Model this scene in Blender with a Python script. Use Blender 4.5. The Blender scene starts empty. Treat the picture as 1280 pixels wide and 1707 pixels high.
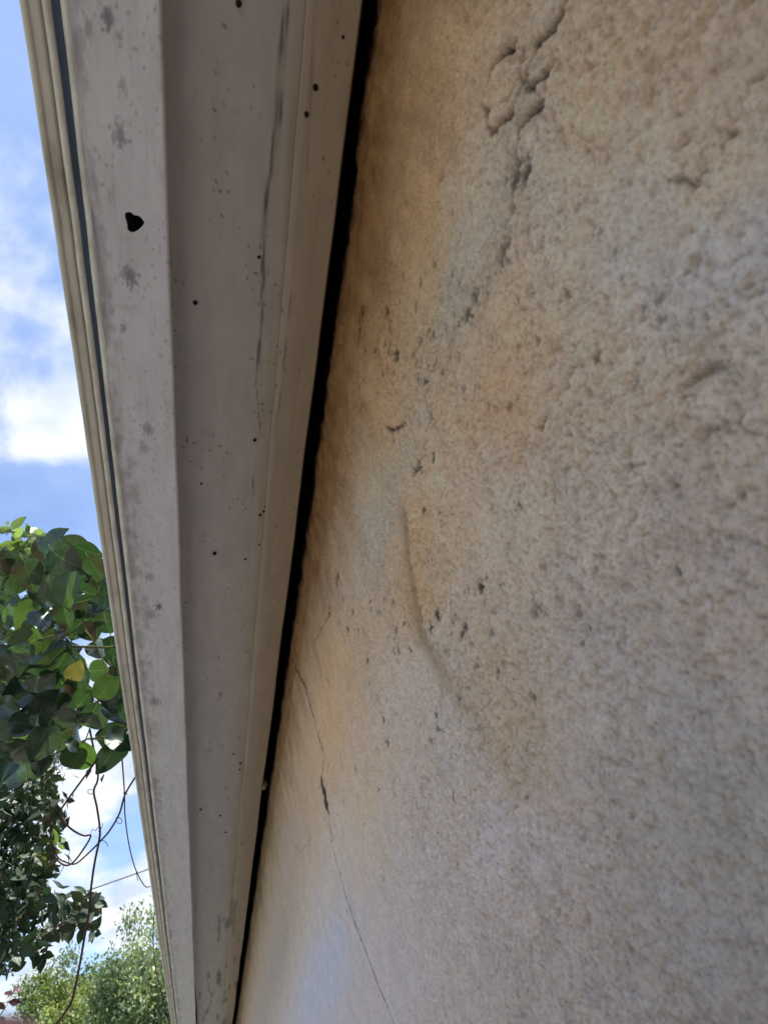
import bpy, bmesh, math, random
import numpy as np
from mathutils import Vector, Matrix

random.seed(7)
RNG = np.random.default_rng(7)
S = bpy.context.scene
COL = S.collection

# ------------------------------------------------------------------ camera
# The phone is held about 19 cm from the wall and 60 cm below the soffit, tilted up and
# rolled a little.  World: +Y runs along the wall, +X goes into the house, +Z up.
FPX = 1100.0                                    # focal length in photo pixels (1280 x 1707)
AX = np.array([0.94084083, 0.06763004, 0.33203119])    # world X,Y,Z seen as (right, up, forward)
AY = np.array([-0.17910754, -0.73254985, 0.65672765])
AZ = np.array([-0.28764391, 0.67734548, 0.67709976])
right = Vector((AX[0], AY[0], AZ[0])); upv = Vector((AX[1], AY[1], AZ[1])); fwd = Vector((AX[2], AY[2], AZ[2]))
cam_d = bpy.data.cameras.new('camera')
cam = bpy.data.objects.new('camera', cam_d); COL.objects.link(cam)
cam_d.sensor_fit = 'VERTICAL'; cam_d.sensor_height = 24.0
cam_d.lens = FPX / 1707.0 * 24.0
cam_d.clip_start = 0.01; cam_d.clip_end = 2000
cam.matrix_world = Matrix((
    (right.x, upv.x, -fwd.x, 0), (right.y, upv.y, -fwd.y, 0), (right.z, upv.z, -fwd.z, 0), (0, 0, 0, 1)))
cam_d.dof.use_dof = True
cam_d.dof.focus_distance = 0.85
cam_d.dof.aperture_fstop = 10.0
S.camera = cam
GROUND = -2.0

def ray(px, py):
    c = np.array([px - 640.0, -(py - 853.5), FPX])
    r = np.array([c @ AX, c @ AY, c @ AZ])
    return r / np.linalg.norm(r)
def at(px, py, dist):
    return Vector(ray(px, py) * dist)

# ------------------------------------------------------------------ world, sun, exposure
SUN = Vector((0.50, -0.12, 0.86)).normalized()
W = bpy.data.worlds.new('World'); S.world = W; W.use_nodes = True
nt = W.node_tree; nt.nodes.clear()
def N(t, tree=None, **kw):
    n = (tree or nt).nodes.new(t)
    for k, v in kw.items(): setattr(n, k, v)
    return n
out = N('ShaderNodeOutputWorld'); bg = N('ShaderNodeBackground')
sky = N('ShaderNodeTexSky'); sky.sky_type = 'NISHITA'; sky.sun_disc = False
sky.sun_elevation = math.asin(SUN.z); sky.sun_rotation = math.atan2(SUN.x, SUN.y)
sky.air_density = 1.0; sky.dust_density = 0.6; sky.ozone_density = 2.0
tc = N('ShaderNodeTexCoord')
def mathn(op, a, b=None, c=None, clamp=False, tree=None):
    t = tree or nt
    n = t.nodes.new('ShaderNodeMath'); n.operation = op; n.use_clamp = clamp
    for i, v in enumerate((a, b, c)):
        if v is None: continue
        if isinstance(v, (int, float)): n.inputs[i].default_value = v
        else: t.links.new(v, n.inputs[i])
    return n.outputs[0]
sep = N('ShaderNodeSeparateXYZ'); nt.links.new(tc.outputs['Generated'], sep.inputs[0])
zz = mathn('ADD', mathn('MAXIMUM', sep.outputs[2], 0.0), 0.16)
cx = mathn('DIVIDE', sep.outputs[0], zz); cy = mathn('DIVIDE', sep.outputs[1], zz)
comb = N('ShaderNodeCombineXYZ'); nt.links.new(cx, comb.inputs[0]); nt.links.new(cy, comb.inputs[1])
no = N('ShaderNodeTexNoise'); no.inputs['Scale'].default_value = 3.4; no.inputs['Detail'].default_value = 9
no.inputs['Roughness'].default_value = 0.62; no.inputs['Distortion'].default_value = 0.35
nt.links.new(comb.outputs[0], no.inputs['Vector'])
n2 = N('ShaderNodeTexNoise'); n2.inputs['Scale'].default_value = 9; n2.inputs['Detail'].default_value = 6
nt.links.new(comb.outputs[0], n2.inputs['Vector'])
dens = mathn('ADD', no.outputs['Fac'], mathn('MULTIPLY', mathn('SUBTRACT', n2.outputs['Fac'], 0.5), 0.65))
# the clouds one sees in the photograph: soft lobes round fixed sky directions
for px, py, rad, amp in [
        (45, 730, 0.13, 0.20), (100, 770, 0.07, 0.14), (30, 300, 0.30, 0.06), (110, 1310, 0.10, 0.26), (215, 1290, 0.06, 0.14),
        (235, 1455, 0.055, 0.24), (195, 1540, 0.06, 0.26), (90, 1600, 0.05, 0.2), (40, 1560, 0.08, 0.1),
        (130, 845, 0.06, -0.36), (20, 850, 0.06, -0.36), (85, 845, 0.06, -0.28), (228, 1380, 0.035, -0.30), (205, 1420, 0.03, -0.26),
        (150, 1590, 0.035, -0.30), (175, 1500, 0.04, -0.16), (45, 20, 0.10, -0.16), (110, 1440, 0.07, -0.06)]:
    d = ray(px, py)
    vm = N('ShaderNodeVectorMath', operation='DISTANCE'); nt.links.new(tc.outputs['Generated'], vm.inputs[0])
    vm.inputs[1].default_value = tuple(d)
    q = mathn('DIVIDE', vm.outputs['Value'], rad)
    g = mathn('POWER', 2.718, mathn('MULTIPLY', mathn('MULTIPLY', q, q), -1.0))
    dens = mathn('ADD', dens, mathn('MULTIPLY', g, amp))
mr = N('ShaderNodeMapRange'); mr.interpolation_type = 'SMOOTHSTEP'
nt.links.new(dens, mr.inputs['Value'])
mr.inputs['From Min'].default_value = 0.44; mr.inputs['From Max'].default_value = 0.80
mr.inputs['To Min'].default_value = 0.16; mr.inputs['To Max'].default_value = 0.97
skyg = N('ShaderNodeMix'); skyg.data_type = 'RGBA'; skyg.blend_type = 'MULTIPLY'; skyg.inputs[0].default_value = 1
nt.links.new(sky.outputs[0], skyg.inputs[6]); skyg.inputs[7].default_value = (0.95, 1.05, 1.18, 1)
mix = N('ShaderNodeMix'); mix.data_type = 'RGBA'
nt.links.new(mr.outputs[0], mix.inputs[0]); nt.links.new(skyg.outputs[2], mix.inputs[6])
n3 = N('ShaderNodeTexNoise'); n3.inputs['Scale'].default_value = 6; n3.inputs['Detail'].default_value = 5; nt.links.new(comb.outputs[0], n3.inputs['Vector'])
cr = N('ShaderNodeValToRGB'); nt.links.new(n3.outputs['Fac'], cr.inputs[0])
cr.color_ramp.elements[0].position = 0.36; cr.color_ramp.elements[0].color = (0.62, 0.70, 0.80, 1); cr.color_ramp.elements[1].position = 0.56; cr.color_ramp.elements[1].color = (1, 1, 1, 1)
cm = N('ShaderNodeMix'); cm.data_type = 'RGBA'; cm.blend_type = 'MULTIPLY'; cm.inputs[0].default_value = 1
nt.links.new(cr.outputs[0], cm.inputs[6]); cm.inputs[7].default_value = (4.3, 4.4, 4.55, 1)
nt.links.new(cm.outputs[2], mix.inputs[7])
nt.links.new(mix.outputs[2], bg.inputs['Color']); bg.inputs['Strength'].default_value = 0.10
nt.links.new(bg.outputs[0], out.inputs['Surface'])

sd = bpy.data.lights.new('sun', 'SUN'); sd.energy = 5.0; sd.angle = math.radians(0.55); sd.color = (1.0, 0.95, 0.87)
so = bpy.data.objects.new('sun', sd); COL.objects.link(so)
so.rotation_euler = (-SUN).to_track_quat('-Z', 'Y').to_euler(); so.location = (2, 1, 8)
S.view_settings.view_transform = 'Standard'; S.view_settings.look = 'None'
S.view_settings.exposure = 1.45; S.view_settings.gamma = 1.0
S.view_settings.use_curve_mapping = False
S.render.engine = 'CYCLES'
S.cycles.max_bounces = 8; S.cycles.diffuse_bounces = 5

# ------------------------------------------------------------------ helpers
def lin(c):
    c = np.asarray(c, float) / 255.0
    return np.where(c <= 0.04045, c / 12.92, ((c + 0.055) / 1.055) ** 2.4)
def tag(o, label=None, cat=None, group=None, kind=None):
    if label: o['label'] = label
    if cat: o['category'] = cat
    if group: o['group'] = group
    if kind: o['kind'] = kind
    return o
def empty(name, loc=(0, 0, 0)):
    o = bpy.data.objects.new(name, None); COL.objects.link(o); o.location = loc
    o.empty_display_size = 0.1
    return o
def link(name, me, mat=None, parent=None, smooth=False):
    o = bpy.data.objects.new(name, me); COL.objects.link(o)
    if mat and not me.materials: me.materials.append(mat)
    if smooth:
        me.polygons.foreach_set('use_smooth', np.ones(len(me.polygons), bool))
    if parent:
        o.parent = parent
        o.matrix_parent_inverse = Matrix.Translation(-parent.location)
    return o
def from_bm(name, bm, mat, parent=None, smooth=False):
    me = bpy.data.meshes.new(name); bm.normal_update(); bm.to_mesh(me); bm.free()
    return link(name, me, mat, parent, smooth)
def grid_mesh(name, P, col=None):
    """P: (n, m, 3) array of points -> quad mesh, with an optional colour per point"""
    n, m, _ = P.shape
    me = bpy.data.meshes.new(name)
    me.vertices.add(n * m); me.vertices.foreach_set('co', np.ascontiguousarray(P, np.float32).ravel())
    i = np.arange(n * m).reshape(n, m)
    q = np.stack([i[:-1, :-1], i[1:, :-1], i[1:, 1:], i[:-1, 1:]], -1).reshape(-1, 4)
    me.loops.add(q.size); me.loops.foreach_set('vertex_index', q.ravel().astype(np.int32))
    me.polygons.add(len(q)); me.polygons.foreach_set('loop_start', (np.arange(len(q)) * 4).astype(np.int32))
    me.update(calc_edges=True)
    me.polygons.foreach_set('use_smooth', np.ones(len(q), bool))
    if col is not None:
        a = me.color_attributes.new('tint', 'FLOAT_COLOR', 'POINT')
        c = np.ones((n * m, 4), np.float32); c[:, :3] = col.reshape(-1, 3)
        a.data.foreach_set('color', c.ravel())
    return me
def poly_mesh(name, V, F, col=None):
    """V: (n,3), F: (k, 3 or 4) int; col: per-face colour"""
    me = bpy.data.meshes.new(name)
    me.vertices.add(len(V)); me.vertices.foreach_set('co', np.ascontiguousarray(V, np.float32).ravel())
    k = F.shape[1]
    me.loops.add(F.size); me.loops.foreach_set('vertex_index', F.ravel().astype(np.int32))
    me.polygons.add(len(F)); me.polygons.foreach_set('loop_start', (np.arange(len(F)) * k).astype(np.int32))
    me.update(calc_edges=True)
    if col is not None:
        a = me.color_attributes.new('tint', 'FLOAT_COLOR', 'CORNER')
        c = np.ones((len(F), k, 4), np.float32); c[:, :, :3] = col[:, None, :]
        a.data.foreach_set('color', c.ravel())
    return me
def add_box(bm, x0, x1, y0, y1, z0, z1):
    v = [bm.verts.new(p) for p in ((x0, y0, z0), (x1, y0, z0), (x1, y1, z0), (x0, y1, z0), (x0, y0, z1), (x1, y0, z1), (x1, y1, z1), (x0, y1, z1))]
    for f in ((3, 2, 1, 0), (4, 5, 6, 7), (0, 1, 5, 4), (1, 2, 6, 5), (2, 3, 7, 6), (3, 0, 4, 7)):
        bm.faces.new([v[i] for i in f])
def smooth_line(pts, k=6):
    """Catmull-Rom through points"""
    P = [Vector(p) for p in pts]; P = [P[0] * 2 - P[1]] + P + [P[-1] * 2 - P[-2]]; o = []
    for i in range(1, len(P) - 2):
        a, b, c, d = P[i - 1:i + 3]
        for j in range(k):
            t = j / k
            o.append(0.5 * ((2 * b) + (c - a) * t + (2 * a - 5 * b + 4 * c - d) * t * t + (3 * b - a - 3 * c + d) * t ** 3))
    o.append(P[-2]); return o
def tube(bm, pts, r0, r1=None, seg=7):
    r1 = r0 if r1 is None else r1; rings = []; n = len(pts); ref = Vector((0.3, 0.5, 0.8))
    for i, p in enumerate(pts):
        t = (Vector(pts[min(i + 1, n - 1)]) - Vector(pts[max(i - 1, 0)])).normalized()
        a = t.cross(ref).normalized(); b = t.cross(a)
        r = r0 + (r1 - r0) * i / max(1, n - 1)
        rings.append([bm.verts.new(Vector(p) + (a * math.cos(6.2832 * k / seg) + b * math.sin(6.2832 * k / seg)) * r) for k in range(seg)])
    for A, B in zip(rings, rings[1:]):
        for k in range(seg): bm.faces.new((A[k], A[(k + 1) % seg], B[(k + 1) % seg], B[k]))
    bm.faces.new(rings[0][::-1]); bm.faces.new(rings[-1])
def stem(name, pts, r0, r1, mat, parent, k=6):
    bm = bmesh.new(); tube(bm, smooth_line(pts, k), r0, r1); return from_bm(name, bm, mat, parent, True)

# numpy gradient noise ------------------------------------------------
def _h(ix, iy, seed):
    h = (ix.astype(np.int64) * 374761393 + iy.astype(np.int64) * 668265263 + seed * 974711) & 0xffffffff
    h = ((h ^ (h >> 13)) * 1274126177) & 0xffffffff
    return ((h ^ (h >> 16)) & 0xffff) / 65536.0
def gn(x, y, seed=0):
    x0 = np.floor(x); y0 = np.floor(y); fx = x - x0; fy = y - y0
    def g(dx, dy):
        a = _h(x0 + dx, y0 + dy, seed) * 6.28318
        return np.cos(a) * (fx - dx) + np.sin(a) * (fy - dy)
    u = fx * fx * fx * (fx * (fx * 6 - 15) + 10); v = fy * fy * fy * (fy * (fy * 6 - 15) + 10)
    a = g(0, 0); a += (g(1, 0) - a) * u
    b = g(0, 1); b += (g(1, 1) - b) * u
    return (a + (b - a) * v) * 1.5
def fbm(x, y, seed=0, o=4, g=0.5):
    s = 0; a = 1; t = 0
    for i in range(o):
        s = s + a * gn(x, y, seed + i * 17); t += a; a *= g; x = x * 2.03 + 3.1; y = y * 2.03 - 1.7
    return s / t
def domes(x, y, seed):
    """packed rounded grains: 0 in the joints, up to about 1 on top"""
    x0 = np.floor(x); y0 = np.floor(y); best = np.full(x.shape, -1.0)
    for i in (-1, 0, 1):
        for j in (-1, 0, 1):
            cx_, cy_ = x0 + i, y0 + j
            d = (x - cx_ - 0.15 - 0.7 * _h(cx_, cy_, seed)) ** 2 + (y - cy_ - 0.15 - 0.7 * _h(cx_, cy_, seed + 5)) ** 2
            best = np.maximum(best, 0.35 + 0.65 * _h(cx_, cy_, seed + 9) - 1.25 * d)
    return best
def sst(a, b, x):
    t = np.clip((x - a) / (b - a), 0, 1); return t * t * (3 - 2 * t)
def seg_dist(U, V, pts):
    """distance to a polyline and the running parameter (0..1)"""
    best = np.full(U.shape, 1e9); par = np.zeros(U.shape); n = len(pts) - 1
    for i in range(n):
        (a, b), (c, d) = pts[i], pts[i + 1]; L = (c - a) ** 2 + (d - b) ** 2 + 1e-12
        t = np.clip(((U - a) * (c - a) + (V - b) * (d - b)) / L, 0, 1)
        q = np.hypot(U - a - t * (c - a), V - b - t * (d - b))
        m = q < best; best = np.where(m, q, best); par = np.where(m, (i + t) / n, par)
    return best, par

# ------------------------------------------------------------------ materials
def principled(name, color=(0.5, 0.5, 0.5), rough=0.6, spec=0.4, metal=0.0):
    m = bpy.data.materials.new(name); m.use_nodes = True
    b = m.node_tree.nodes['Principled BSDF']
    b.inputs['Base Color'].default_value = (*color, 1); b.inputs['Roughness'].default_value = rough
    b.inputs['Specular IOR Level'].default_value = spec; b.inputs['Metallic'].default_value = metal
    return m, m.node_tree, b
def noise(t, scale, detail=4, rough=0.55, coord='Object', stretch=None):
    c = t.nodes.new('ShaderNodeTexCoord'); n = t.nodes.new('ShaderNodeTexNoise')
    n.inputs['Scale'].default_value = scale; n.inputs['Detail'].default_value = detail; n.inputs['Roughness'].default_value = rough
    if stretch:
        mp = t.nodes.new('ShaderNodeMapping'); mp.inputs['Scale'].default_value = stretch
        t.links.new(c.outputs[coord], mp.inputs[0]); t.links.new(mp.outputs[0], n.inputs['Vector'])
    else: t.links.new(c.outputs[coord], n.inputs['Vector'])
    return n.outputs['Fac']
def ramp(t, fac, stops):
    r = t.nodes.new('ShaderNodeValToRGB'); t.links.new(fac, r.inputs[0])
    while len(r.color_ramp.elements) < len(stops): r.color_ramp.elements.new(0.5)
    for e, (p, c) in zip(r.color_ramp.elements, stops): e.position = p; e.color = (*c, 1)
    return r.outputs[0]
def bump(t, b, h, strength, dist):
    n = t.nodes.new('ShaderNodeBump'); n.inputs['Strength'].default_value = strength; n.inputs['Distance'].default_value = dist
    t.links.new(h, n.inputs['Height']); t.links.new(n.outputs[0], b.inputs['Normal'])
def multiply(t, a, b, f=1.0):
    m = t.nodes.new('ShaderNodeMix'); m.data_type = 'RGBA'; m.blend_type = 'MULTIPLY'; m.inputs[0].default_value = f
    t.links.new(a, m.inputs[6]); t.links.new(b, m.inputs[7]); return m.outputs[2]
def attr(t, name='tint'):
    a = t.nodes.new('ShaderNodeAttribute'); a.attribute_name = name; return a.outputs['Color']

# painted stucco: stains and painted shade come from the tint attribute, grain from noise
m_stucco, t, b = principled('stucco', rough=0.72, spec=0.25)
g1 = noise(t, 420, 5, 0.65)
t.links.new(multiply(t, attr(t), ramp(t, g1, [(0.30, (0.66, 0.63, 0.60)), (0.46, (0.97, 0.97, 0.97)), (0.68, (1.12, 1.12, 1.12))])), b.inputs['Base Color'])
bump(t, b, noise(t, 480, 5, 0.75), 1.0, 0.0024)
# painted sheet metal of the eave
m_paint, t, b = principled('eave_paint', rough=0.5, spec=0.4)
t.links.new(multiply(t, attr(t), ramp(t, noise(t, 60, 6, 0.6, stretch=(1, 0.25, 1)), [(0.3, (0.90, 0.90, 0.90)), (0.7, (1.05, 1.05, 1.05))])), b.inputs['Base Color'])
bump(t, b, noise(t, 90, 4), 0.12, 0.001)
m_lip, t, b = principled('lip_paint', rough=0.42, spec=0.45)
t.links.new(ramp(t, noise(t, 45, 6, 0.65, stretch=(1, 0.3, 1)), [(0.25, (0.34, 0.33, 0.27)), (0.45, (0.58, 0.57, 0.50)), (0.7, (0.70, 0.69, 0.62))]), b.inputs['Base Color'])
bump(t, b, noise(t, 200, 4), 0.25, 0.001)
m_edge, t, b = principled('pale_edge', rough=0.38, spec=0.5)  # pale colour along the rolled edge and lip bead
t.links.new(ramp(t, noise(t, 70, 6, 0.7, stretch=(1, 0.4, 1)), [(0.3, (0.45, 0.45, 0.43)), (0.6, (0.78, 0.79, 0.78))]), b.inputs['Base Color'])
bump(t, b, noise(t, 160, 4), 0.5, 0.001)
m_channel, t, b = principled('channel_metal', (0.075, 0.11, 0.18), rough=0.35, spec=0.5)  # blue-grey base colour carries the sky reflected in the metal
t.links.new(ramp(t, noise(t, 50, 5, 0.6, stretch=(1, 0.2, 1)), [(0.3, (0.09, 0.13, 0.20)), (0.7, (0.15, 0.21, 0.32))]), b.inputs['Base Color'])
m_dark, t, b = principled('old_wood', rough=0.9, spec=0.1)
t.links.new(ramp(t, noise(t, 30, 5, 0.6), [(0.3, (0.012, 0.009, 0.007)), (0.7, (0.03, 0.022, 0.016))]), b.inputs['Base Color'])
m_hole, t, b = principled('hole_inside', (0.012, 0.03, 0.045), rough=0.6, spec=0.3)
t.links.new(ramp(t, noise(t, 80, 3), [(0.3, (0.01, 0.025, 0.04)), (0.7, (0.02, 0.045, 0.06))]), b.inputs['Base Color'])
m_spot, t, b = principled('speck', rough=1.0, spec=0.0)
t.links.new(ramp(t, noise(t, 300, 3), [(0.3, (0.012, 0.009, 0.009)), (0.7, (0.05, 0.037, 0.03))]), b.inputs['Base Color'])
m_cocoon, t, b = principled('cocoon', rough=0.5, spec=0.4)
t.links.new(ramp(t, noise(t, 400, 4), [(0.3, (0.10, 0.075, 0.05)), (0.7, (0.30, 0.25, 0.19))]), b.inputs['Base Color'])
m_roof, t, b = principled('roof_tile', rough=0.8, spec=0.2)
t.links.new(ramp(t, noise(t, 8, 6), [(0.3, (0.16, 0.07, 0.045)), (0.7, (0.28, 0.13, 0.08))]), b.inputs['Base Color'])
m_block, t, b = principled('masonry', rough=0.9, spec=0.2)
t.links.new(ramp(t, noise(t, 20, 5), [(0.3, (0.30, 0.27, 0.23)), (0.7, (0.42, 0.38, 0.33))]), b.inputs['Base Color'])
m_pave, t, b = principled('bounce_asphalt', rough=0.85, spec=0.2)
t.links.new(ramp(t, noise(t, 3, 8, 0.65), [(0.3, (0.14, 0.12, 0.105)), (0.7, (0.24, 0.21, 0.19))]), b.inputs['Base Color'])
bump(t, b, noise(t, 80, 5), 0.4, 0.004)
m_lawn, t, b = principled('lawn', rough=0.9, spec=0.2)
t.links.new(ramp(t, noise(t, 2, 8, 0.7), [(0.3, (0.04, 0.07, 0.02)), (0.7, (0.11, 0.14, 0.05))]), b.inputs['Base Color'])
bump(t, b, noise(t, 60, 5), 0.8, 0.02)
def bark(name, a, c):
    m, t, b = principled(name, rough=0.85, spec=0.2)
    t.links.new(ramp(t, noise(t, 60, 5, 0.6, stretch=(1, 1, 0.3)), [(0.3, a), (0.7, c)]), b.inputs['Base Color'])
    bump(t, b, noise(t, 120, 4, stretch=(1, 1, 0.3)), 0.5, 0.003); return m
m_bark = bark('bark', (0.04, 0.028, 0.02), (0.11, 0.085, 0.065))
m_stem = bark('vine_stem', (0.045, 0.022, 0.018), (0.11, 0.06, 0.045))
m_gstem = bark('green_stem', (0.07, 0.09, 0.03), (0.14, 0.16, 0.06))
m_wire, t, b = principled('wire_sheath', rough=0.5)
t.links.new(ramp(t, noise(t, 5, 3), [(0.3, (0.03, 0.03, 0.035)), (0.7, (0.06, 0.06, 0.065))]), b.inputs['Base Color'])
def leaf_mat(name, dark, light, trans, tcol, use_attr=False, rough=0.38, spec=0.5, veins=False):
    m, t, b = principled(name, rough=rough, spec=spec)
    if use_attr: c = attr(t)
    else:
        oi = t.nodes.new('ShaderNodeObjectInfo'); c = ramp(t, oi.outputs['Random'], [(0.0, dark), (1.0, light)])
    c = multiply(t, c, ramp(t, noise(t, 40, 4), [(0.3, (0.8, 0.8, 0.8)), (0.7, (1.15, 1.15, 1.15))]))
    if veins:      # pale midrib and side veins in the leaf's own coordinates
        q = t.nodes.new('ShaderNodeTexCoord'); sp = t.nodes.new('ShaderNodeSeparateXYZ'); t.links.new(q.outputs['Object'], sp.inputs[0])
        ax = mathn('ABSOLUTE', sp.outputs[0], tree=t)
        rib = mathn('LESS_THAN', ax, 0.018, tree=t)
        sv_ = mathn('LESS_THAN', mathn('ABSOLUTE', mathn('SUBTRACT', mathn('FRACT', mathn('MULTIPLY', mathn('SUBTRACT', sp.outputs[1], mathn('MULTIPLY', ax, 0.9, tree=t), tree=t), 5.5, tree=t), tree=t), 0.5, tree=t), tree=t), 0.045, tree=t)
        vf = mathn('MULTIPLY', mathn('MAXIMUM', rib, mathn('MULTIPLY', sv_, 0.5, tree=t), tree=t), 0.26, tree=t)
        vx = t.nodes.new('ShaderNodeMix'); vx.data_type = 'RGBA'; t.links.new(vf, vx.inputs[0]); t.links.new(c, vx.inputs[6]); vx.inputs[7].default_value = (0.13, 0.19, 0.09, 1); c = vx.outputs[2]
    t.links.new(c, b.inputs['Base Color'])
    tr = t.nodes.new('ShaderNodeBsdfTranslucent')
    k = t.nodes.new('ShaderNodeMix'); k.data_type = 'RGBA'; k.blend_type = 'MULTIPLY'; k.inputs[0].default_value = 1
    t.links.new(c, k.inputs[6]); k.inputs[7].default_value = (*tcol, 1); t.links.new(k.outputs[2], tr.inputs['Color'])
    mx = t.nodes.new('ShaderNodeMixShader'); mx.inputs[0].default_value = trans
    t.links.new(b.outputs[0], mx.inputs[1]); t.links.new(tr.outputs[0], mx.inputs[2])
    o = [n for n in t.nodes if n.type == 'OUTPUT_MATERIAL'][0]; t.links.new(mx.outputs[0], o.inputs['Surface'])
    return m
m_leaf = leaf_mat('vine_leaf', (0.010, 0.026, 0.018), (0.029, 0.056, 0.028), 0.22, (1.5, 1.8, 0.7), veins=True, rough=0.3, spec=0.7)
m_leaf_lit = leaf_mat('lit_vine_leaf', (0.034, 0.066, 0.020), (0.052, 0.092, 0.026), 0.36, (1.4, 1.6, 0.6), veins=True, rough=0.3)  # same vine leaf with backlit brightness put into its colour
m_leaf_yellow = leaf_mat('yellow_leaf', (0.11, 0.12, 0.03), (0.13, 0.135, 0.035), 0.3, (1.2, 1.1, 0.6), veins=True)
m_leaf_small = leaf_mat('small_dark_leaf', (0.016, 0.034, 0.020), (0.035, 0.060, 0.028), 0.15, (1.3, 1.6, 0.8), spec=0.3, rough=0.5)
m_leaf_pale = leaf_mat('lit_leaf', (0.09, 0.15, 0.05), (0.14, 0.20, 0.07), 0.45, (1.4, 1.5, 0.8))  # sunlit paleness put into the leaf colour
m_leaf_red = leaf_mat('glare_leaf', (0.055, 0.025, 0.028), (0.075, 0.035, 0.035), 0.15, (1.3, 1.0, 0.9))  # reddish lens glare put into the leaf colour
m_crown = leaf_mat('crown_leaf', (0, 0, 0), (0, 0, 0), 0.3, (1.4, 1.5, 0.8), use_attr=True, rough=0.5, spec=0.35)
m_crown_dark = leaf_mat('dark_crown_leaf', (0, 0, 0), (0, 0, 0), 0.12, (1.3, 1.5, 0.8), use_attr=True, rough=0.5, spec=0.3)
m_skin, t, b = principled('skin', (0.55, 0.30, 0.24), rough=0.5, spec=0.35)
t.links.new(ramp(t, noise(t, 60, 4), [(0.3, (0.50, 0.25, 0.20)), (0.7, (0.60, 0.34, 0.27))]), b.inputs['Base Color'])
b.inputs['Subsurface Weight'].default_value = 0.15; b.inputs['Subsurface Scale'].default_value = 0.01

# ------------------------------------------------------------------ setting: ground
bm = bmesh.new(); bmesh.ops.create_grid(bm, x_segments=40, y_segments=40, size=600)
for v in bm.verts: v.co.z = GROUND - 0.004
tag(from_bm('ground', bm, m_lawn), 'green lawn ground round the house', 'ground', kind='structure')
bm = bmesh.new(); add_box(bm, -6.5, 0.21, -6, 12, GROUND - 0.1, GROUND + 0.03)  # unseen path, its tone set for light bounced onto wall and soffit
tag(from_bm('path', bm, m_pave), 'unseen asphalt path along the wall, added for bounced light', 'path', kind='structure')

# ------------------------------------------------------------------ the stucco wall
H = 0.600                 # underside of the soffit above the lens
WX = 0.193                # wall face from the lens
def pw(px, py):           # photo point -> (y, z) on the wall plane
    r = ray(px, py); return (r[1] / r[0] * WX, r[2] / r[0] * WX)

def axis(fine0, fine1, step, lo, hi, g):
    a = list(np.arange(fine0, fine1, step)); d = step; x = a[-1]
    while x < hi: d *= g; x += d; a.append(x)
    b = []; d = step; x = fine0
    while x > lo: d *= g; x -= d; b.append(x)
    return np.array(b[::-1] + a)
ys = axis(-0.06, 0.95, 0.00118, -3.0, 8.0, 1.0125)
zs = axis(-0.03, 0.615, 0.00118, GROUND, 0.74, 1.03)
U, V = np.meshgrid(ys, zs, indexing='ij')
fade = 1 - sst(2.2, 5.0, U)                               # coarse grid far off: let the relief fade
low = sst(-0.25, -0.06, V)
# relief towards the room (m)
wa = (U + V) * 0.7071; wb = (V - U) * 0.7071           # the render was thrown on in short diagonal ridges
wob1 = fbm(U / 0.022, V / 0.022, 5, 2); wob2 = fbm(U / 0.022, V / 0.022, 9, 2)
wa = wa + 0.006 * wob1; wb = wb + 0.0045 * wob2
cs = sst(-0.25, 0.35, fbm(U / 0.05, V / 0.05, 7, 2))           # coarse and fine areas alternate
g_a = domes(wa / 0.0050, wb / 0.0032, 1) - 0.55; g_b = domes(wa / 0.0030, wb / 0.0024, 2) - 0.55; g_c = gn(wa / 0.014, wb / 0.0075, 3); g_d = domes(wa / 0.0080 + 7, wb / 0.0047, 4) - 0.55
grain = g_a * (1.1 - 0.3 * cs) + g_d * (0.15 + 0.5 * cs) + 0.28 * g_c + 0.75 * g_b
big = fbm(U / 0.11, V / 0.11, 21, 3)
# how rough each area is: coarse in the middle and to the right, trowelled smooth under the eave and further down the wall
rough = 0.75 + 0.35 * big
rough *= (1 - 0.78 * sst(0.38, 0.90, U)) * (1 - 0.35 * sst(0.36, 0.50, V))
strip_line = 0.535 - 0.14 * np.clip(0.42 - U, -0.3, 0.6) ** 2 * 3 + 0.012 * fbm(U / 0.06, V / 0.06, 33, 2)
strip_line = strip_line + sst(0.55, 0.75, U) * 0.06
strip = sst(-0.006, 0.02, V - strip_line) * sst(0.12, 0.22, U)
rough = np.clip(rough, 0.2, 1.2) * (1 - 0.85 * strip)
topsm = sst(0.46, 0.53, V) * (1 - sst(0.10, 0.25, U)); rough *= 1 - 0.45 * topsm
relief = 0.0034 * grain * rough
relief += 0.0035 * fbm(U / 0.16, V / 0.13, 41, 3) + 0.0012 * fbm(U / 0.045, V / 0.045, 44, 2)
relief -= 0.0045 * strip
relief -= 0.007 * sst(0.57, 0.66, V) ** 1.6               # plaster rounds back into the gap
# pale mineral streak running down from the cracked patch
streak = [pw(*p) for p in ((905, 40), (880, 160), (862, 290), (800, 400), (745, 480), (715, 600), (690, 720), (640, 830), (610, 930), (575, 1010))]
ds, ps = seg_dist(U, V, streak)
sw = 0.020 + 0.010 * fbm(U / 0.05, V / 0.05, 51, 3)
streak_m = np.exp(-(ds / np.maximum(sw, 0.006)) ** 2) * np.clip(0.75 + 1.1 * fbm(U / 0.012, V / 0.012, 53, 4, 0.65), 0.1, 1.3)
relief -= 0.0016 * streak_m
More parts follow.
